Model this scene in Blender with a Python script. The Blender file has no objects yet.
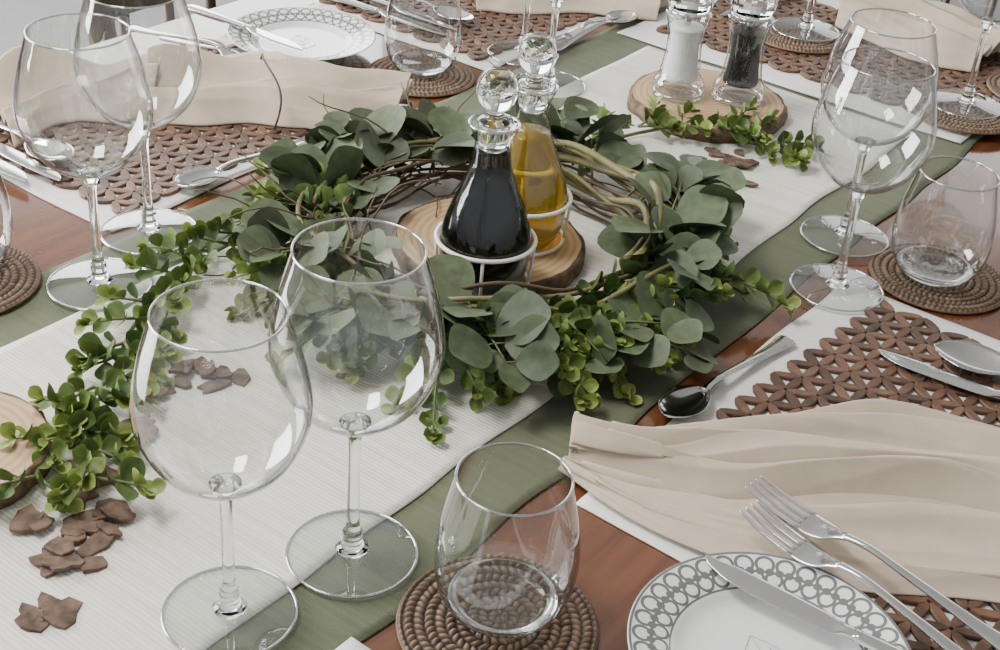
import bpy, math, random
from mathutils import Vector, Matrix, noise
TZ=0.75
rnd=random.Random(7)
# ------------------------------------------------------------------ materials
def newmat(name):
    m=bpy.data.materials.new(name); m.use_nodes=True
    nt=m.node_tree; b=nt.nodes['Principled BSDF']; return m,nt,b
def N(nt,t,**k):
    n=nt.nodes.new(t)
    for a,v in k.items(): setattr(n,a,v)
    return n
def L(nt,a,b): nt.links.new(a,b)
def ramp(nt,fac,stops):
    r=N(nt,'ShaderNodeValToRGB'); e=r.color_ramp.elements
    while len(e)<len(stops): e.new(0.5)
    for i,(p,c) in enumerate(stops): e[i].position=p; e[i].color=(*c,1)
    L(nt,fac,r.inputs['Fac']); return r.outputs['Color']
def simple(name,col,rough=.5,metal=0,var=.15,scale=40,bump=0,coat=0,spec=.5):
    m,nt,b=newmat(name)
    tc=N(nt,'ShaderNodeTexCoord'); no=N(nt,'ShaderNodeTexNoise'); no.inputs['Scale'].default_value=scale; no.inputs['Detail'].default_value=4
    L(nt,tc.outputs['Object'],no.inputs['Vector'])
    c=ramp(nt,no.outputs['Fac'],[(.3,tuple(x*(1-var) for x in col)),(.7,tuple(min(1,x*(1+var)) for x in col))])
    L(nt,c,b.inputs['Base Color']); b.inputs['Roughness'].default_value=rough; b.inputs['Metallic'].default_value=metal
    b.inputs['Coat Weight'].default_value=coat; b.inputs['Coat Roughness'].default_value=.08; b.inputs['Specular IOR Level'].default_value=spec
    if bump:
        bp=N(nt,'ShaderNodeBump'); bp.inputs['Strength'].default_value=bump; bp.inputs['Distance'].default_value=.002
        L(nt,no.outputs['Fac'],bp.inputs['Height']); L(nt,bp.outputs['Normal'],b.inputs['Normal'])
    return m
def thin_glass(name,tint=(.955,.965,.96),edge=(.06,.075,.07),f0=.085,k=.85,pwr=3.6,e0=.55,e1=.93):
    m=bpy.data.materials.new(name); m.use_nodes=True; nt=m.node_tree; nt.nodes.clear()
    out=N(nt,'ShaderNodeOutputMaterial'); mix=N(nt,'ShaderNodeMixShader'); tr=N(nt,'ShaderNodeBsdfTransparent'); gl=N(nt,'ShaderNodeBsdfGlossy')
    gl.inputs['Roughness'].default_value=.0; gl.inputs['Color'].default_value=(1,1,1,1)
    lw=N(nt,'ShaderNodeLayerWeight'); lw.inputs['Blend'].default_value=.5
    pw=N(nt,'ShaderNodeMath',operation='POWER'); pw.inputs[1].default_value=pwr; L(nt,lw.outputs['Facing'],pw.inputs[0])
    mu=N(nt,'ShaderNodeMath',operation='MULTIPLY_ADD',use_clamp=True); mu.inputs[1].default_value=k; mu.inputs[2].default_value=f0
    L(nt,pw.outputs[0],mu.inputs[0]); L(nt,mu.outputs[0],mix.inputs[0])
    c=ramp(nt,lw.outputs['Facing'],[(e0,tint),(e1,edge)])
    L(nt,c,tr.inputs['Color']); L(nt,tr.outputs[0],mix.inputs[1]); L(nt,gl.outputs[0],mix.inputs[2]); L(nt,mix.outputs[0],out.inputs['Surface'])
    return m
def solid_glass(name,col=(1,1,1)):
    m,nt,b=newmat(name); b.inputs['Base Color'].default_value=(*col,1); b.inputs['Roughness'].default_value=0; b.inputs['Transmission Weight'].default_value=1; b.inputs['IOR'].default_value=1.48
    return m
M={}
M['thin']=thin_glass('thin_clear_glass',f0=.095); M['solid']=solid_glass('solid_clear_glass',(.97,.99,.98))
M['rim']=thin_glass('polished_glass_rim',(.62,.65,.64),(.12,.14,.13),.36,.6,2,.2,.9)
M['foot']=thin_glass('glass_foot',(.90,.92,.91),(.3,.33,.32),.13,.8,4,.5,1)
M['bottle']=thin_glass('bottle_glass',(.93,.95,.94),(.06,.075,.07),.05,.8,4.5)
M['steel']=simple('polished_steel',(.66,.65,.63),.12,1,.04,20)
M['napkin']=simple('beige_linen',(.50,.405,.31),.85,0,.05,60,.15)
M['chip']=simple('bark_chip',(.12,.075,.05),.9,0,.6,90,.9)
M['bark']=simple('bark',(.13,.085,.05),.9,0,.5,120,1)
M['twig']=simple('twig',(.085,.055,.03),.75,0,.35,60,.4)
M['vine']=simple('olive_vine',(.15,.135,.05),.6,0,.35,50,.3)
M['stem']=simple('green_stem',(.12,.14,.045),.6,0,.2,60)
M['wire']=simple('white_wire',(.80,.78,.70),.35,0,.03,30)
M['vinegar']=simple('balsamic_vinegar',(.002,.0015,.0015),.2,0,.1,30,0,0,.12)
M['salt']=simple('salt_crystals',(.88,.87,.85),.7,0,.15,900,.8)
M['pepper']=simple('peppercorns',(.014,.013,.012),.6,0,.9,500,1,0,.3)
M['tag']=simple('twine',(.07,.05,.04),.8,0,.2,60)
M['ink']=simple('grey_print',(.33,.34,.33),.4,0,.05,60)
M['chair']=simple('chair_wood',(.06,.03,.018),.4,0,.3,12)
M['cushion']=simple('chair_fabric',(.42,.38,.32),.9,0,.05,60,.2)
M['wall']=simple('plaster',(.56,.56,.55),.9,0,.03,6)
M['floor']=simple('floor_tile',(.20,.195,.19),.5,0,.06,3)
M['frame']=simple('window_frame',(.1,.1,.1),.4,0,.05,6)
m,nt,b=newmat('olive_oil'); b.inputs['Base Color'].default_value=(.60,.40,.035,1); b.inputs['Transmission Weight'].default_value=.75; b.inputs['Roughness'].default_value=.02; b.inputs['IOR'].default_value=1.3; M['oil']=m
# table wood
m,nt,b=newmat('glossy_table_wood'); tc=N(nt,'ShaderNodeTexCoord'); mp=N(nt,'ShaderNodeMapping'); mp.inputs['Scale'].default_value=(1.2,14,14)
L(nt,tc.outputs['Object'],mp.inputs[0]); no=N(nt,'ShaderNodeTexNoise'); no.inputs['Scale'].default_value=6; no.inputs['Detail'].default_value=8; no.inputs['Distortion'].default_value=.6; L(nt,mp.outputs[0],no.inputs['Vector'])
L(nt,ramp(nt,no.outputs['Fac'],[(.25,(.085,.028,.010)),(.5,(.125,.043,.017)),(.8,(.155,.058,.023))]),b.inputs['Base Color'])
b.inputs['Roughness'].default_value=.16; b.inputs['Coat Weight'].default_value=.6; b.inputs['Coat Roughness'].default_value=.04; M['table']=m
# woven cloth
def weave(name,col,sx,sy,st,var):
    m,nt,b=newmat(name); tc=N(nt,'ShaderNodeTexCoord')
    w1=N(nt,'ShaderNodeTexWave',bands_direction='X'); w1.inputs['Scale'].default_value=sx; w1.inputs['Distortion'].default_value=2.0; w1.inputs['Detail'].default_value=1; w1.inputs['Detail Scale'].default_value=.3
    w2=N(nt,'ShaderNodeTexWave',bands_direction='Y'); w2.inputs['Scale'].default_value=sy; w2.inputs['Distortion'].default_value=1.0
    no=N(nt,'ShaderNodeTexNoise'); no.inputs['Scale'].default_value=9; no.inputs['Detail'].default_value=4; mp=N(nt,'ShaderNodeMapping'); mp.inputs['Scale'].default_value=(22,1,1)
    L(nt,tc.outputs['Object'],w1.inputs[0]); L(nt,tc.outputs['Object'],w2.inputs[0]); L(nt,tc.outputs['Object'],mp.inputs[0]); L(nt,mp.outputs[0],no.inputs['Vector'])
    ad=N(nt,'ShaderNodeMath',operation='MULTIPLY_ADD'); ad.inputs[1].default_value=.45; L(nt,w2.outputs['Fac'],ad.inputs[0]); L(nt,w1.outputs['Fac'],ad.inputs[2])
    bp=N(nt,'ShaderNodeBump'); bp.inputs['Strength'].default_value=st; bp.inputs['Distance'].default_value=.001; L(nt,ad.outputs[0],bp.inputs['Height']); L(nt,bp.outputs['Normal'],b.inputs['Normal'])
    a2=N(nt,'ShaderNodeMath',operation='MULTIPLY_ADD'); a2.inputs[1].default_value=.3; L(nt,w1.outputs['Fac'],a2.inputs[0]); L(nt,no.outputs['Fac'],a2.inputs[2])
    L(nt,ramp(nt,a2.outputs[0],[(.35,tuple(x*(1-var) for x in col)),(.9,tuple(min(1,x*(1+var)) for x in col))]),b.inputs['Base Color']); b.inputs['Roughness'].default_value=.9
    b.inputs['Sheen Weight'].default_value=.05
    return m
M['cream']=weave('cream_ribbed_cotton',(.72,.69,.61),95,260,.5,.15)
M['green']=weave('olive_cotton',(.112,.124,.070),160,260,.45,.18)
M['white']=weave('white_placemat_cotton',(.76,.74,.70),150,250,.3,.05)
# attribute coloured materials
def attrmat(name,rough,spec=.5,sheen=0,bump=0):
    m,nt,b=newmat(name); a=N(nt,'ShaderNodeVertexColor'); a.layer_name='Col'
    tc=N(nt,'ShaderNodeTexCoord'); no=N(nt,'ShaderNodeTexNoise'); no.inputs['Scale'].default_value=120; L(nt,tc.outputs['Object'],no.inputs['Vector'])
    mx=N(nt,'ShaderNodeMix',data_type='RGBA',blend_type='MULTIPLY'); mx.inputs[0].default_value=1
    L(nt,a.outputs['Color'],mx.inputs[6]); L(nt,ramp(nt,no.outputs['Fac'],[(.3,(.75,.75,.75)),(.7,(1.15,1.15,1.15))]),mx.inputs[7])
    L(nt,mx.outputs[2],b.inputs['Base Color']); b.inputs['Roughness'].default_value=rough; b.inputs['Specular IOR Level'].default_value=spec
    if bump:
        bp=N(nt,'ShaderNodeBump'); bp.inputs['Strength'].default_value=bump; bp.inputs['Distance'].default_value=.001; L(nt,no.outputs['Fac'],bp.inputs['Height']); L(nt,bp.outputs['Normal'],b.inputs['Normal'])
    return m
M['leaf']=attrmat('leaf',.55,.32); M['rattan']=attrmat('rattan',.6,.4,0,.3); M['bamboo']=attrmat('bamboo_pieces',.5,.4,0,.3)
# wood slice
m,nt,b=newmat('wood_slice_rings'); tc=N(nt,'ShaderNodeTexCoord'); w=N(nt,'ShaderNodeTexWave',wave_type='RINGS',rings_direction='Z'); w.inputs['Scale'].default_value=45; w.inputs['Distortion'].default_value=2.5; w.inputs['Detail'].default_value=3; w.inputs['Detail Scale'].default_value=.6
L(nt,tc.outputs['Object'],w.inputs[0]); L(nt,ramp(nt,w.outputs['Fac'],[(.0,(.38,.24,.12)),(.5,(.46,.31,.17)),(1,(.49,.34,.195))]),b.inputs['Base Color']); b.inputs['Roughness'].default_value=.7; M['slice']=m
# plate pattern
m,nt,b=newmat('plate_porcelain'); tc=N(nt,'ShaderNodeTexCoord'); sp=N(nt,'ShaderNodeSeparateXYZ'); L(nt,tc.outputs['Object'],sp.inputs[0])
def mt(op,a,b_=None,c=None):
    n=N(nt,'ShaderNodeMath',operation=op)
    for i,v in enumerate((a,b_,c)):
        if v is None: continue
        if isinstance(v,(int,float)): n.inputs[i].default_value=v
        else: L(nt,v,n.inputs[i])
    return n.outputs[0]
X,Y=sp.outputs[0],sp.outputs[1]
R=mt('SQRT',mt('ADD',mt('MULTIPLY',X,X),mt('MULTIPLY',Y,Y))); TH=mt('DIVIDE',mt('ARCTAN2',Y,X),2*math.pi)
def circ(rc,n,off,r0,w):
    fr=mt('SUBTRACT',mt('FRACT',mt('ADD',mt('MULTIPLY',TH,n),off+50)),.5)
    u=mt('MULTIPLY',fr,2*math.pi*rc/n); v=mt('SUBTRACT',R,rc)
    d=mt('SQRT',mt('ADD',mt('MULTIPLY',u,u),mt('MULTIPLY',v,v)))
    return mt('LESS_THAN',mt('ABSOLUTE',mt('SUBTRACT',d,r0)),w)
def band(rc,w): return mt('LESS_THAN',mt('ABSOLUTE',mt('SUBTRACT',R,rc)),w)
pat=circ(.0795,36,0,.0058,.0011)
for q in (circ(.0685,36,.5,.0052,.0010),circ(.0740,36,.25,.0020,.0009),circ(.0740,36,.75,.0020,.0009),band(.0876,.0009),band(.0618,.0006)): pat=mt('MAXIMUM',pat,q)
mx=N(nt,'ShaderNodeMix',data_type='RGBA'); L(nt,pat,mx.inputs[0]); mx.inputs[6].default_value=(.76,.77,.76,1); mx.inputs[7].default_value=(.15,.155,.15,1); L(nt,mx.outputs[2],b.inputs['Base Color']); b.inputs['Roughness'].default_value=.12; M['plate']=m
# ------------------------------------------------------------------ mesh builder
class MB:
    def __init__(s): s.v=[];s.f=[];s.m=[];s.c=[]
    def add(s,verts,faces,mi=0,col=(1,1,1),cols=None):
        o=len(s.v); s.v+= [tuple(v) for v in verts]; s.f+=[tuple(i+o for i in f) for f in faces]; s.m+=[mi]*len(faces)
        s.c+= cols if cols else [col]*len(verts)
    def obj(s,name,mats,smooth=True,parent=None):
        me=bpy.data.meshes.new(name); me.from_pydata(s.v,[],s.f); 
        for m in mats: me.materials.append(m)
        me.polygons.foreach_set('material_index',s.m); me.polygons.foreach_set('use_smooth',[smooth]*len(s.f))
        ca=me.color_attributes.new('Col','FLOAT_COLOR','POINT')
        fl=[]; [fl.extend((c[0],c[1],c[2],1)) for c in s.c]; ca.data.foreach_set('color',fl)
        me.update(); ob=bpy.data.objects.new(name,me); bpy.context.collection.objects.link(ob)
        if parent: ob.parent=parent
        return ob
def lathe(mb,prof,seg=64,mi=0,closed=False,cen=(0,0),z0=0,col=(1,1,1)):
    v=[];f=[];n=len(prof)
    for (r,z) in prof:
        for i in range(seg):
            a=2*math.pi*i/seg; v.append((cen[0]+r*math.cos(a),cen[1]+r*math.sin(a),z+z0))
    for j in range(n-1):
        for i in range(seg): k=(i+1)%seg; f.append((j*seg+i,j*seg+k,(j+1)*seg+k,(j+1)*seg+i))
    if closed:
        for i in range(seg): k=(i+1)%seg; f.append(((n-1)*seg+i,(n-1)*seg+k,k,i))
    mb.add(v,f,mi,col)
def smoothprof(p,k=6):
    out=[]
    for i in range(len(p)-1):
        p0=p[max(i-1,0)];p1=p[i];p2=p[i+1];p3=p[min(i+2,len(p)-1)]
        for j in range(k):
            t=j/k; out.append(tuple(.5*((2*p1[c])+(-p0[c]+p2[c])*t+(2*p0[c]-5*p1[c]+4*p2[c]-p3[c])*t*t+(-p0[c]+3*p1[c]-3*p2[c]+p3[c])*t**3) for c in range(len(p1))))
    out.append(tuple(p[-1])); return out
def torus(mb,R_,r,z,mi=0,cen=(0,0),seg=64,col=(1,1,1)):
    lathe(mb,[(R_+r*math.cos(a),z+r*math.sin(a)) for a in [2*math.pi*i/8 for i in range(8)]],seg,mi,True,cen,0,col)
def tube(mb,pts,rad,n=6,mi=0,col=(1,1,1)):
    pts=[Vector(p) for p in pts]; v=[];f=[]
    for i,p in enumerate(pts):
        t=(pts[min(i+1,len(pts)-1)]-pts[max(i-1,0)]); t=t.normalized() if t.length>0 else Vector((1,0,0))
        a=t.cross(Vector((0,0,1))); a=a.normalized() if a.length>1e-3 else Vector((1,0,0)); b_=t.cross(a)
        r=rad(i/(len(pts)-1)) if callable(rad) else rad
        for k in range(n): q=2*math.pi*k/n; v.append(p+(a*math.cos(q)+b_*math.sin(q))*r)
    for i in range(len(pts)-1):
        for k in range(n): l=(k+1)%n; f.append((i*n+k,i*n+l,(i+1)*n+l,(i+1)*n+k))
    f.append(tuple(range(n))[::-1]); f.append(tuple(range((len(pts)-1)*n,len(pts)*n)))
    mb.add(v,f,mi,col)
def T_(o,x=0,y=0,z=0,rz=0):
    o.location=(x,y,z+TZ); o.rotation_euler[2]=rz; return o
# ------------------------------------------------------------------ glassware
def wine_mesh():
    mb=MB()
    bowl=smoothprof([(.0045,.1035),(.014,.1055),(.028,.113),(.0415,.127),(.0500,.145),(.0525,.160),(.0508,.176),(.0462,.196),(.0415,.211),(.0382,.222)],5)
    lathe(mb,[(.0001,.1034)]+bowl,72,0)
    torus(mb,.0382,.0008,.222,2)
    stem=smoothprof([(.0001,.0045),(.011,.005),(.0075,.009),(.0062,.014),(.0068,.019),(.0045,.026),(.0038,.05),(.0038,.08),(.0048,.095),(.010,.1045)],5)
    lathe(mb,stem+[(.0001,.1045)],32,1)
    lathe(mb,smoothprof([(.010,.0052),(.02,.0042),(.034,.0026),(.0425,.0014)],4),72,3)
    torus(mb,.0425,.0011,.0012,2,seg=72)
    return mb
wm=None
def wine(x,y,z=.0035,rz=0,sc=1,sz=1):
    global wm
    o=wine_mesh().obj('wine_glass',[M['thin'],M['solid'],M['rim'],M['foot']]) if wm is None else bpy.data.objects.new('wine_glass',wm)
    if wm is None: wm=o.data
    else: bpy.context.collection.objects.link(o)
    o.scale=(sc,sc,sz)
    return T_(o,x,y,z,rz)
for (x,y,sc,sz) in [(.434,.480,.955,.972),(.524,.461,.995,1.02),(.632,.843,1,1.0),(.721,.884,1,1),(1.078,.378,.975,.965),(1.176,.417,.975,.965),(1.272,.836,1,1),(1.33,.915,1,1)]:
    wine(x,y,.0038,0,sc,sz)
wine(1.573,.45,.0125); wine(1.650,.697,.0155)
tm=None
def tumbler(x,y,z):
    global tm
    if tm is None:
        mb=MB()
        wall=smoothprof([(.026,.0015),(.033,.006),(.0405,.018),(.0440,.034),(.0445,.048),(.0425,.066),(.0385,.085),(.0345,.103)],5)
        lathe(mb,wall,72,0); torus(mb,.0345,.0009,.103,2)
        lathe(mb,smoothprof([(.0001,.0012),(.020,.0008),(.027,.0018),(.0325,.0065),(.0345,.0105)],4)+smoothprof([(.033,.0112),(.022,.0095),(.0001,.0088)],4),64,1)
        o=mb.obj('stemless_glass',[M['thin'],M['solid'],M['rim']]); tm=o.data
    else:
        o=bpy.data.objects.new('stemless_glass',tm); bpy.context.collection.objects.link(o)
    T_(o,x,y,z)
cm=None
def coaster(x,y,z=0):
    global cm
    if cm is None:
        mb=MB(); NR=110; NT=420; Rm=.0625; pitch=Rm/9.5; v=[];f=[];c=[]
        for j in range(NR+1):
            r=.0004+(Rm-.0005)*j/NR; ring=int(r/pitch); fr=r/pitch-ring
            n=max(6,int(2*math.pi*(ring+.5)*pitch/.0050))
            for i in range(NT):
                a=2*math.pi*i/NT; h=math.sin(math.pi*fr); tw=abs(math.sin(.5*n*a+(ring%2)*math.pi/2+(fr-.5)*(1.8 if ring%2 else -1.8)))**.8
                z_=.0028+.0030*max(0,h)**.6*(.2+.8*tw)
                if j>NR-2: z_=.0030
                k=.05+.95*max(0,h)**.7*(.1+.9*tw); q=.9+.6*noise.noise(Vector((a*9,ring*3,1)))  # groove shade painted into the strand colour, darker where the weave dips
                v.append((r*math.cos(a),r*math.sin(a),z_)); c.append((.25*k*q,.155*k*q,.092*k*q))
        for j in range(NR):
            for i in range(NT): k=(i+1)%NT; f.append((j*NT+i,j*NT+k,(j+1)*NT+k,(j+1)*NT+i))
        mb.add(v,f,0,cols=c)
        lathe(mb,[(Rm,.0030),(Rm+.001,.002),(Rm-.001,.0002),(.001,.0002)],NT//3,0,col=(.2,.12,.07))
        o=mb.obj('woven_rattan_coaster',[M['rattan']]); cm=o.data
    else:
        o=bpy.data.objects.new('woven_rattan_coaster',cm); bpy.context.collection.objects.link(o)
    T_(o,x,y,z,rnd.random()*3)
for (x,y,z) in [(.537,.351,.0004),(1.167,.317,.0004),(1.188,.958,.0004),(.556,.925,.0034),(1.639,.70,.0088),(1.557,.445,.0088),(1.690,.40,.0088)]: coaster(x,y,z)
for (x,y,z) in [(.547,.356,.0060),(1.163,.322,.0060),(1.198,.965,.0060),(.568,.940,.009)]: tumbler(x,y,z)
# ------------------------------------------------------------------ cloths
def clothsheet(name,x0,x1,y0,y1,z,mat,seed,amp=.0012,edge=.0025,rot=0,th=.0012):
    mb=MB(); nx=int((x1-x0)/.008); ny=int((y1-y0)/.008); v=[];f=[]
    cx,cy=(x0+x1)/2,(y0+y1)/2
    for j in range(ny+1):
        for i in range(nx+1):
            u,w=i/nx,j/ny; x=x0+(x1-x0)*u-cx; y=y0+(y1-y0)*w-cy
            y+=edge*noise.noise(Vector((x*9,seed,w*3)))*(2*w-1)*2; x+=edge*noise.noise(Vector((seed,y*9,u*3)))*(2*u-1)*2
            zz=z+amp*(.5+noise.noise(Vector((x*7,y*11,seed))))
            v.append((x,y,max(zz,z)))
    for j in range(ny):
        for i in range(nx): a=j*(nx+1)+i; f.append((a,a+1,a+nx+2,a+nx+1))
    mb.add(v,f); o=mb.obj(name,[mat]); so=o.modifiers.new('s','SOLIDIFY'); so.thickness=th; so.offset=1
    return T_(o,cx,cy,0,rot)
clothsheet('green_table_runner',-.05,1.88,.405,.895,.0003,M['green'],3,.0008,.004)
clothsheet('cream_table_runner',-.02,1.47,.468,.822,.0022,M['cream'],9,.0008,.004)
mats=[(.667,1.10,.06,.382),(.03,.47,.07,.412),(.70,1.118,.912,1.205),(1.257,1.68,.912,1.205)]
for i,(a,b_,c,d) in enumerate(mats): clothsheet('cloth_placemat',a,b_,c,d,.0004,M['white'],20+i,.0006,.003)
clothsheet('cloth_placemat',1.48,1.83,.42,.875,.0030,M['white'],31,.0006,.003)
def lattice(cx,cy,w,h,rot,z):
    mb=MB(); a=.0255; rr=random.Random(int(cx*999))
    def piece(p,ang):
        Lh=a*.45; W=a*.165; t=.0030; prof=[(-Lh,W*.3),(-Lh*.5,W*.9),(0,W),(Lh*.5,W*.9),(Lh,W*.3)]
        ou=[(x,y) for x,y in prof]+[(x,-y) for x,y in prof[::-1]]; ca,sa=math.cos(ang),math.sin(ang); n=len(ou)
        v=[]
        for (zz,s) in ((0,1),(t*.75,1),(t,.82)):
            for x,y in ou: x2,y2=x*(.96 if s<1 else 1),y*s; v.append((p[0]+x2*ca-y2*sa,p[1]+x2*sa+y2*ca,zz))
        f=[tuple(2*n+i for i in range(n))[::-1]]
        for l in range(2):
            for i in range(n): k=(i+1)%n; f.append((l*n+k,l*n+i,(l+1)*n+i,(l+1)*n+k))
        q=rr.uniform(.55,1.45); mb.add(v,f,0,(.115*q,.058*q,.033*q))
    ny=int(h/(a*.866)); nx=int(w/a)
    for j in range(ny+1):
        for i in range(nx+1):
            x=-w/2+i*a+(j%2)*a/2; y=-h/2+j*a*.866
            for k in range(3):
                an=k*math.pi/3; px,py=x+a/2*math.cos(an),y+a/2*math.sin(an)
                if abs(px)<=w/2+.003 and abs(py)<=h/2+.003: piece((px,py),an)
    o=mb.obj('bamboo_lattice_placemat',[M['bamboo']],False); T_(o,cx,cy,z,rot)
lattice(.876,.212,.39,.28,math.radians(-5),.0026)
lattice(.25,.235,.38,.27,0,.0026)
lattice(.905,1.063,.37,.255,math.radians(2),.0026)
lattice(1.46,1.063,.37,.255,math.radians(-2),.0026)
lattice(1.655,.645,.27,.40,0,.0052)
# napkins
def plin(pl,s):
    k=s*(len(pl)-1); i=min(int(k),len(pl)-2); t=k-i
    p0=pl[max(i-1,0)];p1=pl[i];p2=pl[i+1];p3=pl[min(i+2,len(pl)-1)]
    return [.5*((2*p1[c])+(-p0[c]+p2[c])*t+(2*p0[c]-5*p1[c]+4*p2[c]-p3[c])*t*t+(-p0[c]+3*p1[c]-3*p2[c]+p3[c])*t**3) for c in (0,1)]
def napkin(name,lo,up,folds,base,seed,ns=190,nt_=180,hump=.012,off=1,crease=.006,cf=7):
    mb=MB(); v=[];f=[]
    for i in range(ns+1):
        s=i/ns; A=plin(lo,s); B=plin(up,s)
        for j in range(nt_+1):
            t=j/nt_
            wob=.014*noise.noise(Vector((s*5,seed,t*4))); em=min(1,t*9,(1-t)*9)
            z=base+hump*(math.sin(math.pi*t)**.5 if 0<t<1 else 0)
            sh=0
            for (t0,t1,w,h,s0) in folds:
                tc_=t0+(t1-t0)*s+.05*noise.noise(Vector((s*3,t0*7,seed))); d=(t-tc_)/w
                hh=h*max(.35,(.85+.7*noise.noise(Vector((s*2.6,t0*13,seed+2)))))*min(1,max(.15,(s-s0)*5+.4))
                g=math.exp(-abs(d)**1.35) if d<0 else math.exp(-(d*3.2)**2)
                z+=hh*g*em; sh+=g*hh*1.1
            tt=t+.12*noise.noise(Vector((s*2.0,t*2,seed+9)))
            z+=crease*(1-abs(noise.noise(Vector((s*1.1,tt*cf,seed))))*2.6)*em
            z+=crease*.3*(1-abs(noise.noise(Vector((s*3.5+tt*3,tt*cf*1.7,seed+4))))*2.6)*em
            dx,dy=B[0]-A[0],B[1]-A[1]; ln=math.hypot(dx,dy)+1e-6
            v.append((A[0]+dx*t+wob*.3+dx/ln*sh,A[1]+dy*t+wob*.4+dy/ln*sh,max(z,base)))
    for i in range(ns):
        for j in range(nt_): a=i*(nt_+1)+j; f.append((a,a+1,a+nt_+2,a+nt_+1))
    mb.add(v,f); o=mb.obj(name,[M['napkin']]); so=o.modifiers.new('s','SOLIDIFY'); so.thickness=.0014; so.offset=off
    return o
def shifted(o): o.location.z+=TZ; return o
nr=bpy.data.objects.new('linen_napkin',None); bpy.context.collection.objects.link(nr); nr.location=(0,0,TZ)
o=napkin('lower_layer',[(.684,.408),(.676,.345),(.682,.270),(.714,.195),(.765,.117),(.80,.04),(.83,-.0)],[(.700,.411),(.73,.375),(.77,.330),(.82,.275),(.87,.215),(.90,.14),(.93,.05)],
    [(.16,.10,.07,.007,0),(.45,.40,.10,.012,.1),(.75,.72,.10,.010,.2)],.0062,1.7,hump=.004,crease=.0025); o.parent=nr
o=napkin('upper_layer',[(.692,.407),(.702,.355),(.728,.298),(.775,.235),(.825,.165),(.855,.08),(.88,.01)],[(.700,.411),(.735,.383),(.785,.342),(.850,.293),(.902,.243),(.935,.175),(.955,.08)],
    [(.16,.10,.15,.016,-.2),(.42,.36,.16,.026,-.1),(.66,.62,.10,.018,.05),(.87,.84,.08,.014,.1)],.0115,3.9,hump=.004,crease=.0042,cf=5); o.parent=nr
nl=bpy.data.objects.new('linen_napkin',None); bpy.context.collection.objects.link(nl); nl.location=(0,0,TZ)
o=napkin('gathered_half',[(.862,1.055),(.90,1.02),(.945,.985),(.975,.94),(1.01,.90),(1.04,.875)],[(.955,1.15),(1.01,1.13),(1.045,1.08),(1.040,1.015),(1.065,.96),(1.11,.905)],
    [(.15,.3,.12,.020,-.3),(.5,.5,.10,.032,-.3),(.82,.75,.09,.024,-.3)],.0065,5.1,hump=.010,crease=.005,cf=6); o.parent=nl
o=napkin('loose_half',[(.74,1.10),(.80,1.115),(.84,1.09),(.875,1.06)],[(.79,1.22),(.86,1.21),(.93,1.19),(.97,1.14)],
    [(.2,.3,.14,.018,-.3),(.6,.5,.12,.030,-.3)],.0065,8.3,90,90,cf=5,crease=.005); o.parent=nl
shifted(napkin('linen_napkin',[(1.40,1.04),(1.43,1.0),(1.50,.94),(1.55,.86)],[(1.47,1.13),(1.54,1.11),(1.60,1.03),(1.63,.90)],
    [(.2,.3,.12,.016,-.3),(.55,.5,.1,.026,-.3),(.85,.8,.08,.016,-.3)],.0065,11.3,90,90,crease=.004))
shifted(napkin('linen_napkin',[(1.69,.49),(1.67,.55),(1.69,.62),(1.71,.68)],[(1.80,.47),(1.83,.54),(1.84,.62),(1.80,.72)],
    [(.2,.3,.12,.016,-.3),(.55,.5,.1,.026,-.3),(.85,.8,.08,.016,-.3)],.009,14.3,90,90,crease=.004))
mb=MB(); c0=Vector((.985,1.00,.018)); pts=[]; side=Vector((-.55,-.83,0)).normalized()
for i in range(49):
    a=2*math.pi*i/48; pts.append(c0+side*.058*math.cos(a)+Vector((0,0,1))*(.034*math.sin(a)+.010)+Vector((.004*math.sin(3*a),0,0)))
tube(mb,pts,.0012,6); o=mb.obj('napkin_ring',[M['tag']]); shifted(o)
# ------------------------------------------------------------------ wood slices / chips
def slice_(x,y,r,th,z=.0035,seed=1):
    mb=MB(); n=72; v=[];f=[]
    def rr(a): return r*(1+.03*noise.noise(Vector((math.cos(a)*1.5,math.sin(a)*1.5,seed)))+.02*noise.noise(Vector((math.cos(a)*8,math.sin(a)*8,seed))))
    rings=[(.0,th),(.5,th),(.94,th),(.96,th)]
    for k,zz in rings:
        for i in range(n): a=2*math.pi*i/n; q=max(k,.001)*rr(a); v.append((q*math.cos(a),q*math.sin(a),zz))
    for j in range(3):
        for i in range(n): k=(i+1)%n; f.append((j*n+i,j*n+k,(j+1)*n+k,(j+1)*n+i))
    mb.add(v,f,0); v=[];f=[]
    for k,zz in [(.96,th),(1,th*.95),(1.02,th*.5),(1.0,.001),(.1,.0)]:
        for i in range(n): a=2*math.pi*i/n; q=k*rr(a)*(1+.012*math.sin(i*5.1)); v.append((q*math.cos(a),q*math.sin(a),zz))
    for j in range(4):
        for i in range(n): k=(i+1)%n; f.append((j*n+i,j*n+k,(j+1)*n+k,(j+1)*n+i))
    mb.add(v,f,1); o=mb.obj('wood_slice',[M['slice'],M['bark']]); T_(o,x,y,z,seed)
slice_(.905,.642,.086,.017,seed=1); slice_(1.345,.668,.088,.017,seed=2); slice_(.411,.726,.066,.017,seed=3)
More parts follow.
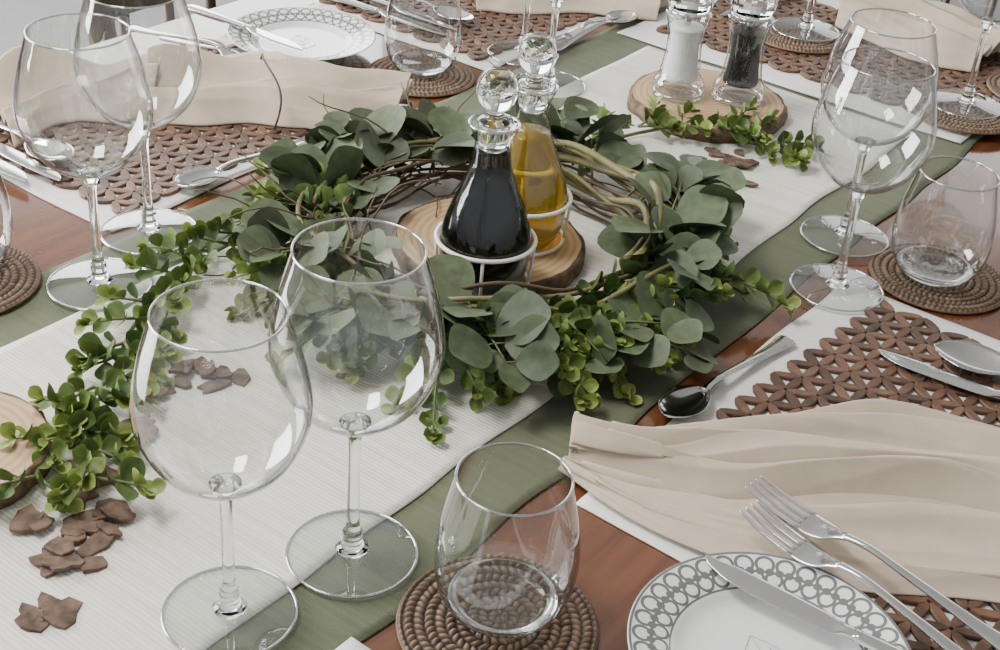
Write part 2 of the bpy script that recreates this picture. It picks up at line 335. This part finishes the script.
def chips(name,spots,seed,size=.012):
    rr=random.Random(seed); mb=MB()
    for (x,y,n,sp) in spots:
        for _ in range(n):
            cx,cy=x+rr.gauss(0,sp),y+rr.gauss(0,sp); k=rr.choice((8,9,10,12)); a0=rr.random()*6; s=size*rr.uniform(.7,1.3); h=rr.uniform(.0022,.0035); z0=.0038+rr.choice((0,0,.003))
            tl=(rr.uniform(-.15,.15),rr.uniform(-.15,.15)); el=rr.uniform(.45,.95)
            P=[]
            for i in range(k): a=i*2*math.pi/k+rr.uniform(-.2,.2); q=s*rr.uniform(.65,1.15); P.append((q*math.cos(a),el*q*math.sin(a)))
            v=[]
            for zz,q in ((0,.97),(h*.8,1),(h,.95)):
                for (px,py) in P:
                    X_=px*q*math.cos(a0)-py*q*math.sin(a0); Y_=px*q*math.sin(a0)+py*q*math.cos(a0); v.append((cx+X_,cy+Y_,max(.0036+zz*.5,z0+zz+tl[0]*X_+tl[1]*Y_)))
            v.append((cx,cy,max(.0036+h*.5,z0+h)))
            f=[(2*k+i,2*k+(i+1)%k,3*k) for i in range(k)]
            for l in range(2):
                for i in range(k): j=(i+1)%k; f.append((l*k+i,l*k+j,(l+1)*k+j,(l+1)*k+i))
            mb.add(v,f)
    shifted(mb.obj(name,[M['chip']],False))
chips('bark_chips',[(.394,.592,3,.005),(.388,.600,2,.005),(.352,.557,4,.007),(.425,.600,8,.012),(.452,.628,6,.012),(.412,.622,5,.010)],1)
chips('bark_chips',[(.575,.690,8,.012),(.60,.665,4,.012),(.505,.665,7,.014)],2)
chips('bark_chips',[(1.167,.607,9,.014),(1.21,.558,8,.012),(1.215,.60,9,.015),(1.24,.578,6,.012)],3)
# ------------------------------------------------------------------ foliage
def leaf(mb,p,d,n,Ln,Wd,col,col2,cup=.15,curl=.15,shape=0):
    d=d.normalized(); s=d.cross(n); s=s.normalized() if s.length>1e-3 else Vector((0,1,0)); n=s.cross(d)
    nu,nv=8,4; v=[];c=[];f=[]
    for i in range(nu+1):
        u=i/nu; 
        w=(math.sin(math.pi*min(1,u*.96+.02))**.62)*(1+.18*math.sin(math.pi*u*u)) if shape==0 else math.sin(math.pi*(u*.97+.015))**.7*(.75+.45*u)
        for j in range(nv+1):
            t=2*j/nv-1
            q=p+d*(Ln*u)+s*(Wd*.5*w*t)+n*(cup*Wd*(abs(t)**1.3)*w*.5-curl*Ln*u*u)
            if q.z<.0045: q.z=.0045+.0005*u
            v.append(q); e=min(1,max(abs(t)**2*.8,u**3)); 
            if abs(t)<.1: e=.5
            c.append(tuple(a+(b_-a)*e for a,b_ in zip(col,col2)))
    for i in range(nu):
        for j in range(nv): a=i*(nv+1)+j; f.append((a,a+1,a+nv+2,a+nv+1))
    mb.add(v,f,0,cols=c)
def rv(rr,s): return Vector((rr.gauss(0,s),rr.gauss(0,s),rr.gauss(0,s)))
def sprig(mb,p,d,length,kind,rr,lift=.5,droop=1.0,big=1.0,lime=0.0):
    step=.0105 if kind=='s' else .021; n=max(2,int(length/step)); d=Vector(d).normalized(); d.z+=lift*rr.uniform(.5,1.2); d.normalize(); p=Vector(p); pts=[p.copy()]; rot=rr.random()*6
    young=rr.random()
    for i in range(n):
        f_=i/max(1,n-1); d=(d+Vector((0,0,-droop*(.09 if kind=='s' else .14)))+rv(rr,.07)).normalized()
        p=p+d*step
        if p.z<.006: p.z=.006; d.z=abs(d.z)*.3
        pts.append(p.copy())
        side=d.cross(Vector((0,0,1))).normalized(); upv=side.cross(d); rot+=math.pi/2 if kind=='s' else 2.4
        if kind=='s':
            sz=(.0185-.0065*f_)*rr.uniform(.85,1.15)*(.8 if i==0 else 1)*big; tip=f_**2
            base=Vector((.040,.074,.022)).lerp(Vector((.175,.225,.048)),max(0,min(1,lime*rr.random()+tip*(.3+.8*young)+rr.uniform(-.15,.15))))
            edge=base*1.8+Vector((.022,.026,0))
            r2=rot+rr.uniform(-.4,.4)
            for sg in (1,-1):
                ld=(side*math.cos(r2)*sg+upv*math.sin(r2)*sg+d*(.55+.5*f_)+Vector((0,0,.25))).normalized(); nn=(d*.9+Vector((0,0,.9))-ld*.2+rv(rr,.15))
                leaf(mb,p+ld*.0015,ld,nn,sz,sz*.95,tuple(base),tuple(edge),.35,-.08,1)
        else:
            sz=(.047-.014*f_)*rr.uniform(.75,1.12)*big
            g=rr.uniform(.6,1.5); base=Vector((.058,.078,.041))*g+Vector((rr.uniform(0,.008),.005*rr.random(),0)); edge=base*1.2+Vector((.012,.013,.007))
            r2=(i%2)*math.pi+rr.uniform(-.7,.7)
            for sg in ((1,-1) if rr.random()<.45 else (1,)):
                ld=(side*math.cos(r2)*sg+upv*(.35*math.sin(r2)+.25)+d*.6).normalized()
                nn=(Vector((0,0,1))+rv(rr,.55)+d*.25-Vector((.25,.17,0))*.7)
                tube(mb,[p,p+ld*.008],.0007,4,1)
                leaf(mb,p+ld*.008,ld,nn,sz,sz*.88,tuple(base),tuple(edge),.16,.12*rr.uniform(-.5,1.3))
    if kind=='s':
        for q in range(4):
            ld=(d+rv(rr,.5)).normalized(); leaf(mb,p,ld,Vector((0,0,1))+rv(rr,.3),.009,.008,(.17,.23,.045),(.30,.36,.09),.3,-.1,1)
    else:
        leaf(mb,p,d,Vector((0,0,1))+rv(rr,.3),.030,.024,(.072,.09,.046),(.09,.108,.056),.15,.1)
    tube(mb,pts,lambda t:.0016*(1-t*.6),5,1)
WC=Vector((.900,.632,0)); E1=Vector((.604,-.797,0)); E2=Vector((.797,.604,0))
def WP(al,r,z): a=math.radians(al); return WC+E1*(r*math.cos(a))+E2*(r*math.sin(a))+Vector((0,0,z))
def DIR(al): a=math.radians(al); return E1*math.cos(a)+E2*math.sin(a)
rr=random.Random(11)
wre=bpy.data.objects.new('eucalyptus_wreath',None); bpy.context.collection.objects.link(wre); wre.location=(0,0,TZ)
mb=MB()
for k in range(14):
    ph=rr.random()*6; r0_=.143+rr.uniform(-.016,.02); z0=.024+rr.uniform(-.01,.022); a0=rr.uniform(0,360); pts=[]; w1=rr.uniform(.005,.014)
    thick=k%4==0; n_=34 if thick else 91; a0=-30 if thick else a0
    for i in range(n_):
        a=math.radians(a0+i*4)
        pts.append(WP(a0+i*4,r0_+w1*math.sin(2*a+ph),max(.008,z0+(.012 if thick else 0)+.011*math.sin(3*a+ph*2)+.004*math.sin(7*a))))
    rad=(.0036,.0014,.0019,.0022)[k%4]; tube(mb,pts,rad,7,(2,0,0,2)[k%4])
for k in range(60):
    al=rr.uniform(85,225); p=WP(al,.145+rr.uniform(-.025,.025),.03); pts=[p]; d=DIR(al+rr.choice((-80,80))+rr.uniform(-30,50))+Vector((0,0,.4))
    for i in range(11): d=(d+rv(rr,.2)-Vector((0,0,.07))).normalized(); p=p+d*.012; p.z=max(p.z,.008); pts.append(p.copy())
    tube(mb,pts,lambda t:.0012*(1-.5*t),5,0)
mb.obj('vine_ring',[M['twig'],M['stem'],M['vine']],parent=wre)
mb=MB()
for al in [-110,-97,-85,-74,-63,-53,-20,-10,0,10,21,33,46,60]+[92,100,108,116,124,132,140,148,156,165,175,188,202]:
    for q in range(2 if rr.random()<.42 else 1):
        a_=al+rr.uniform(-5,5); sg=-1 if rr.random()<.25 else 1
        if al>90: sg=-1 if rr.random()<.55 else 1
        front=al<-50; inner=20<al<80; right=-8<al<40
        sprig(mb,WP(a_,(.16 if front else .152 if inner else .146)+rr.uniform(-.015,.012),(.022 if front else .03)+rr.uniform(0,.02)),DIR(a_+sg*(rr.uniform(0,50) if inner else rr.uniform(20,75 if front else 95))),rr.uniform(.05,.07) if right else rr.uniform(.06,.11),'l',rr,.5 if front else .5,1.0)
for al in (-42,-34,-27): sprig(mb,WP(al,.14,.035),DIR(al+rr.uniform(70,110)),.07,'l',rr,.6,1.0)
mb.obj('silver_dollar_leaves',[M['leaf'],M['stem']],parent=wre)
mb=MB()
for al in list(range(165,235,5))+list(range(235,352,4)):
    for q in range(2):
        a_=al+rr.uniform(-4,4); tan=1 if al>250 else -1; lo_=rr.uniform(.06,.115)
        if 300<al<335: lo_*=.65
        elif 240<al<=300: lo_*=1.05
        sprig(mb,WP(a_,.15+rr.uniform(-.03,.025),.02+rr.uniform(0,.02)),DIR(a_+tan*rr.uniform(5,75)),lo_,'s',rr,.35,1.0,1,.15)
for al in (60,85,30,100,130,150):
    sprig(mb,WP(al,.15,.02),DIR(al+rr.uniform(-50,50)),rr.uniform(.05,.07),'s',rr,.4,1.0,.85)
mb.obj('small_green_leaves',[M['leaf'],M['stem']],parent=wre)
def garland(path,seed,name='greenery_garland',dens=.018,ln=(.04,.075),big=1.0):
    rr=random.Random(seed); mb=MB(); P=[Vector((x,y,.012)) for x,y in path]; tot=[]
    for i in range(len(P)-1):
        seg=(P[i+1]-P[i]); n=max(1,int(seg.length/dens))
        for k in range(n): tot.append((P[i]+seg*(k/n),seg.normalized()))
    tube(mb,[p+Vector((0,0,.004*math.sin(i))) for i,(p,_) in enumerate(tot)],.002,6,1)
    for i,(p,d) in enumerate(tot):
        for sg in (1,-1):
            if rr.random()<.15: continue
            a=sg*math.radians(rr.uniform(15,75)); dd=Vector((d.x*math.cos(a)-d.y*math.sin(a),d.x*math.sin(a)+d.y*math.cos(a),0))
            sprig(mb,p+Vector((0,0,.004)),dd,rr.uniform(*ln),'s',rr,.45,1.0,big,.4)
    o=mb.obj(name,[M['leaf'],M['stem']]); shifted(o)
garland([(.76,.805),(.70,.80),(.65,.785),(.607,.765),(.56,.735),(.505,.705),(.475,.66),(.445,.615)],21,dens=.018,ln=(.032,.055),big=1.05)
garland([(.505,.70),(.46,.69),(.43,.66),(.39,.648)],22,dens=.026,ln=(.03,.05))
garland([(1.10,.715),(1.17,.70),(1.225,.685),(1.262,.66),(1.285,.615),(1.300,.56),(1.298,.51)],23,dens=.022,ln=(.03,.06))
# ------------------------------------------------------------------ cruets
def bottle(name,x,y,z,liq,level):
    root=bpy.data.objects.new(name,None); bpy.context.collection.objects.link(root); T_(root,x,y,z)
    outer=smoothprof([(.001,.0),(.024,.0),(.031,.004),(.0365,.018),(.0385,.035),(.0375,.050),(.0315,.070),(.0225,.092),(.0170,.108),(.0155,.118),(.0150,.130),(.0185,.140),(.0205,.145)],5)
    mb=MB(); lathe(mb,outer,56); torus(mb,.0200,.0013,.1455,1); mb.obj('bottle_glass',[M['bottle'],M['rim']],parent=root)
    mb=MB(); inn=[(max(.0005,r-.0012),zz+.001) for r,zz in outer if zz<level]; lathe(mb,inn+[(.0005,inn[-1][1])],56); mb.obj('liquid',[liq],parent=root)
    mb=MB(); lathe(mb,smoothprof([(.0005,.124),(.0115,.125),(.013,.143),(.014,.148),(.008,.151),(.007,.156),(.0115,.160),(.0155,.168),(.0162,.176),(.0140,.184),(.009,.190),(.0005,.192)],5),40); mb.obj('glass_stopper',[M['solid']],parent=root)
bottle('vinegar_bottle',.838,.598,.0215,M['vinegar'],.124); bottle('olive_oil_bottle',.925,.622,.0215,M['oil'],.104)
mb=MB()
for (x,y) in ((.838,.598),(.925,.622)):
    torus(mb,.0415,.0019,.064,0,(x,y)); torus(mb,.0385,.0016,.024,0,(x,y))
    for k in range(4):
        a=k*math.pi/2+.6; tube(mb,[(x+.0415*math.cos(a),y+.0415*math.sin(a),.064),(x+.0405*math.cos(a),y+.0405*math.sin(a),.045),(x+.0385*math.cos(a),y+.0385*math.sin(a),.024)],.0014,6)
shifted(mb.obj('wire_cruet_stand',[M['wire']]))
# ------------------------------------------------------------------ mills
def mill(name,x,y,fill):
    root=bpy.data.objects.new(name,None); bpy.context.collection.objects.link(root); T_(root,x,y,.0215)
    mb=MB(); lathe(mb,smoothprof([(.001,.001),(.028,.001),(.0295,.006),(.0285,.016),(.0235,.026),(.0205,.045),(.0195,.062),(.0215,.080),(.0245,.090),(.0235,.096),(.001,.097)],5),56); mb.obj('acrylic_body',[M['thin']],parent=root)
    mb=MB(); lathe(mb,smoothprof([(.001,.018),(.019,.019),(.0180,.035),(.0165,.055),(.0175,.072),(.0185,.080),(.001,.081)],4),40); mb.obj('filling',[fill],parent=root)
    mb=MB(); torus(mb,.0265,.0013,.004,0); torus(mb,.021,.0015,.0975,0); lathe(mb,[(.004,.08),(.004,.10)],16); mb.obj('grinder_mechanism',[M['steel']],parent=root)
    mb=MB(); lathe(mb,smoothprof([(.001,.099),(.020,.099),(.0245,.106),(.0255,.118),(.0225,.130),(.014,.137),(.001,.139)],4),18); 
    lathe(mb,smoothprof([(.001,.139),(.008,.140),(.010,.146),(.007,.152),(.001,.154)],4),24); mb.obj('crystal_head',[M['solid']],False,parent=root)
mill('salt_mill',1.325,.697,M['salt']); mill('pepper_mill',1.366,.642,M['pepper'])
# ------------------------------------------------------------------ plates
def plate(x,y,z):
    mb=MB(); lathe(mb,smoothprof([(.0005,.0055),(.045,.0055),(.054,.0062),(.060,.0095),(.066,.0125),(.080,.0158),(.0885,.0178)],5)+smoothprof([(.0892,.0170),(.080,.0140),(.064,.0095),(.056,.004),(.052,.0005),(.048,.0005),(.047,.003),(.0005,.003)],4),96)
    def ink(pts): tube(mb,[(a,b_,.0055) for a,b_ in pts],.00035,5,1)
    ink([(.0,-.025),(.0,.022)])
    for s in (1,-1): ink(smoothprof([(0,-.02),(s*.012,-.012),(s*.016,0),(s*.010,.012),(0,.024)],4)); ink([(0,-.008),(s*.010,.002)]); ink([(0,.002),(s*.008,.011)])
    o=mb.obj('side_plate',[M['plate'],M['ink']]); T_(o,x,y,z,-.6); o.scale=(.975,.975,1)
plate(.612,.203,.0060); plate(1.145,1.105,.0055)
# ------------------------------------------------------------------ cutlery
def loft(mb,secs,n=12):
    v=[];f=[]
    for (x,y,z,hw,ht) in secs:
        for k in range(n):
            a=2*math.pi*k/n; c,s=math.cos(a),math.sin(a); e=.7; v.append((x,y+hw*math.copysign(abs(c)**e,c),z+ht*math.copysign(abs(s)**e,s)))
    for i in range(len(secs)-1):
        for k in range(n): l=(k+1)%n; f.append((i*n+k,(i+1)*n+k,(i+1)*n+l,i*n+l))
    f.append(tuple(range(n))); f.append(tuple(range((len(secs)-1)*n,len(secs)*n))[::-1]); mb.add(v,f)
def handle(mb,x0,Ln,z0=.004):
    d=Ln-x0; loft(mb,smoothprof([(x0,0,z0+.004,.0035,.0016),(x0+d*.15,0,z0+.0065,.0026,.0019),(x0+d*.4,0,z0+.004,.0034,.0017),(x0+d*.75,0,z0,.0058,.0015),(x0+d*.94,0,z0-.0008,.0085,.0013),(x0+d*.985,0,z0-.0008,.0068,.0012),(Ln,0,z0-.0008,.0015,.0007)],5))
CM={}
def cut_mesh(kind,Ln):
    if (kind,Ln) in CM: return CM[(kind,Ln)]
    mb=MB()
    if kind=='fork':
        handle(mb,.072,Ln)
        loft(mb,smoothprof([(.044,0,.0010,.0118,.001),(.052,0,.0012,.0122,.0011),(.062,0,.0032,.0105,.0013),(.069,0,.006,.006,.0015),(.076,0,.0083,.0034,.0016)],5))
        for y in (-.0098,-.0033,.0033,.0098): loft(mb,smoothprof([(0,y*.92,.0055,.0006,.0005),(.004,y*.93,.0045,.0013,.0009),(.02,y,.0018,.0019,.001),(.046,y,.001,.0021,.001)],4),8)
    elif kind=='spoon':
        bl=Ln*.31; bw=bl*.33; handle(mb,bl-.004,Ln,.0045); v=[];f=[];nu,nv=18,12
        for sd in (0,1):
            for i in range(nu+1):
                u=i/nu; w=bw*(max(0,math.sin(math.pi*u))**.62)*(1.08-.2*u)
                for j in range(nv+1):
                    t=2*j/nv-1; dep=-.0085*math.sin(math.pi*min(1,u*.92+.03))**.8*(1-t*t); v.append((u*bl,w*t,.010+dep-(.0011 if sd else 0)))
        o=(nu+1)*(nv+1)
        for i in range(nu):
            for j in range(nv): a=i*(nv+1)+j; f.append((a,a+nv+1,a+nv+2,a+1)); f.append((o+a,o+a+1,o+a+nv+2,o+a+nv+1))
        for i in range(nu):
            a=i*(nv+1); f.append((a,o+a,o+a+nv+1,a+nv+1)); a+=nv; f.append((a,a+nv+1,o+a+nv+1,o+a))
        mb.add(v,f)
    else:
        bl=Ln*.46
        loft(mb,smoothprof([(0,.006,.003,.0006,.0004),(.006,.0035,.003,.0042,.0006),(.025,.001,.003,.0085,.0007),(bl*.7,0,.003,.0092,.0009),(bl-.008,-.001,.0035,.0078,.0011),(bl,-.0005,.004,.0045,.0026),(bl+.01,0,.004,.0042,.0032)],5))
        loft(mb,smoothprof([(bl+.005,0,.004,.0044,.0030),(bl+.04,0,.004,.0055,.0034),(Ln*.8,0,.004,.0072,.0036),(Ln-.008,0,.004,.0085,.0034),(Ln-.002,0,.004,.006,.0026),(Ln,0,.004,.002,.001)],5))
    CM[(kind,Ln)]=mb; return mb
def cutlery(kind,tip,end,z,Ln=.2,tilt=0):
    o=cut_mesh(kind,Ln).obj({'fork':'dinner_fork','spoon':'spoon','knife':'table_knife'}[kind],[M['steel']])
    a=math.atan2(end[1]-tip[1],end[0]-tip[0]); T_(o,tip[0],tip[1],z,a); o.rotation_euler=(0,tilt,a); return o
cutlery('fork',(.734,.284),(.714,.10),.0305,.205,.06); cutlery('fork',(.712,.275),(.682,.10),.0275,.205,.05)
cutlery('knife',(.650,.274),(.659,.140),.0228,.215,.03)
cutlery('knife',(.992,.302),(1.004,.19),.007,.22); cutlery('spoon',(1.030,.268),(1.045,.17),.006,.23)
cutlery('spoon',(.790,.386),(.962,.369),.0025,.178)
cutlery('spoon',(.790,.925),(.95,.917),.003,.175)
cutlery('knife',(.728,1.01),(.724,1.2),.007,.22); cutlery('spoon',(.75,1.03),(.748,1.2),.007,.20); cutlery('knife',(.705,1.03),(.70,1.2),.007,.20)
cutlery('fork',(1.065,1.03),(1.04,1.20),.008,.20); cutlery('fork',(1.04,1.045),(1.01,1.20),.024,.20); cutlery('knife',(1.105,1.06),(1.10,1.2),.023,.19)
cutlery('knife',(1.300,1.01),(1.29,1.2),.007,.22); cutlery('knife',(1.325,1.01),(1.32,1.2),.007,.22); cutlery('spoon',(1.35,1.01),(1.35,1.2),.007,.20)
cutlery('spoon',(1.54,.893),(1.36,.893),.004,.18); cutlery('fork',(1.37,.908),(1.54,.905),.004,.17)
cutlery('knife',(1.62,.80),(1.8,.80),.010,.2); cutlery('spoon',(1.62,.775),(1.8,.78),.010,.19)
# ------------------------------------------------------------------ table, chairs, room
def box(mb,x0,x1,y0,y1,z0,z1,mi=0,bev=.0):
    v=[(x,y,z) for z in (z0,z1) for y in (y0,y1) for x in (x0,x1)]
    mb.add(v,[(0,2,3,1),(4,5,7,6),(0,1,5,4),(2,6,7,3),(0,4,6,2),(1,3,7,5)],mi)
mb=MB(); box(mb,-.25,1.93,.02,1.285,.712,.75); box(mb,-.17,1.85,.12,1.18,.62,.712)
for x in (-.12,1.74):
    for y in (.12,1.11): box(mb,x,x+.08,y,y+.08,0,.63)
o=mb.obj('dining_table',[M['table']],False); bv=o.modifiers.new('b','BEVEL'); bv.width=.004; bv.segments=3
def chair(x,y,rz):
    root=bpy.data.objects.new('dining_chair',None); bpy.context.collection.objects.link(root); root.location=(x,y,0); root.rotation_euler[2]=rz
    mb=MB()
    for sx in (-.2,.17):
        box(mb,sx,sx+.035,-.22,-.185,0,.45); 
        tube(mb,[(sx+.017,.2,0),(sx+.017,.2,.45),(sx+.017,.235,.78)],.019,8)
    box(mb,-.21,.21,-.23,.22,.40,.445)
    box(mb,-.20,.20,.205,.235,.715,.79)
    for k in range(5): a=-.15+k*.075; tube(mb,[(a,.2,.44),(a,.222,.73)],.008,8)
    f=mb.obj('frame',[M['chair']],parent=root); f.modifiers.new('b','BEVEL').width=.005
    mb=MB(); box(mb,-.205,.205,-.225,.19,.445,.49); c=mb.obj('seat_cushion',[M['cushion']],parent=root); b_=c.modifiers.new('b','BEVEL'); b_.width=.018; b_.segments=4
chair(1.29,1.20,0); chair(.72,1.62,.15); chair(2.05,.65,-math.pi/2)
mb=MB(); box(mb,-3,5,-3,4,-.05,0); mb.obj('floor',[M['floor']],False)
mb=MB(); box(mb,-3,5,-3,4,2.7,2.75); mb.obj('ceiling',[M['wall']],False)
def wall_win(name,axis,pos,a0,a1,wins):
    mb=MB()
    def bx(u0,u1,z0,z1):
        if axis=='y': box(mb,u0,u1,pos,pos+.15,z0,z1)
        else: box(mb,pos,pos+.15,u0,u1,z0,z1)
    cur=a0
    for (u0,u1,z0,z1) in wins: bx(cur,u0,0,2.7); bx(u0,u1,0,z0); bx(u0,u1,z1,2.7); cur=u1
    bx(cur,a1,0,2.7); mb.obj(name,[M['wall']],False)
    for i,(u0,u1,z0,z1) in enumerate(wins):
        mb=MB(); t=.05
        def fx(a,b_,c,d):
            if axis=='y': box(mb,a,b_,pos+.04,pos+.1,c,d)
            else: box(mb,pos+.04,pos+.1,a,b_,c,d)
        fx(u0,u1,z0,z0+t); fx(u0,u1,z1-t,z1); fx(u0,u0+t,z0+t,z1-t); fx(u1-t,u1,z0+t,z1-t); mid=(u0+u1)/2; fx(mid-.025,mid+.025,z0+t,z1-t)
        mb.obj('window_1' if axis=='y' and i==0 else 'window_2' if axis=='y' else 'window_3',[M['frame']],False)
wall_win('wall_back','y',4.0,-3,5,[(-1.6,.9,.5,2.4),(1.6,4.2,.5,2.4)])
wall_win('wall_right','x',5.0,-3,4,[(-1.0,2.2,.5,2.4)])
# ------------------------------------------------------------------ light
w=bpy.data.worlds.new('World'); bpy.context.scene.world=w; w.use_nodes=True; nt=w.node_tree; bg=nt.nodes['Background']
tc=N(nt,'ShaderNodeTexCoord'); sp=N(nt,'ShaderNodeSeparateXYZ'); L(nt,tc.outputs['Generated'],sp.inputs[0])
L(nt,ramp(nt,sp.outputs[2],[(.0,(.55,.56,.55)),(.15,(.9,.93,.96)),(1,(.75,.85,1))]),bg.inputs['Color']); bg.inputs['Strength'].default_value=.9
def area(name,loc,target,sx,sy,power,col=(1,1,1)):
    l=bpy.data.lights.new(name,'AREA'); l.shape='RECTANGLE'; l.size=sx; l.size_y=sy; l.energy=power; l.color=col
    o=bpy.data.objects.new(name,l); bpy.context.collection.objects.link(o); o.location=loc; o.rotation_euler=(Vector(target)-Vector(loc)).to_track_quat('-Z','Y').to_euler()
area('window_daylight',(-.35,3.9,1.6),(.8,.6,.75),2.0,1.6,290,(.98,.99,1))
area('window_daylight',(2.9,3.9,1.6),(.9,.6,.75),2.2,1.6,95,(.98,.99,1))
area('window_daylight',(4.9,.6,1.5),(.9,.6,.75),3.0,1.8,30,(.99,.99,1))
area('added_overhead_fill',(.3,1.3,2.6),(.8,.65,.75),.8,.5,42,(1,.98,.95))  # added overhead lamp for extra light, not a known ceiling fixture
# ------------------------------------------------------------------ camera
cd=bpy.data.cameras.new('camera'); co=bpy.data.objects.new('camera',cd); bpy.context.collection.objects.link(co)
r=Vector((.6022,-.7949,.0740)).normalized(); F=Vector((.6997,.4809,-.5284)).normalized(); u=r.cross(F).normalized()
mtx=Matrix(((r.x,u.x,-F.x,0),(r.y,u.y,-F.y,0),(r.z,u.z,-F.z,TZ+.62),(0,0,0,1))); co.matrix_world=mtx
cd.sensor_width=36; cd.lens=50.4; cd.clip_start=.02
bpy.context.scene.camera=co
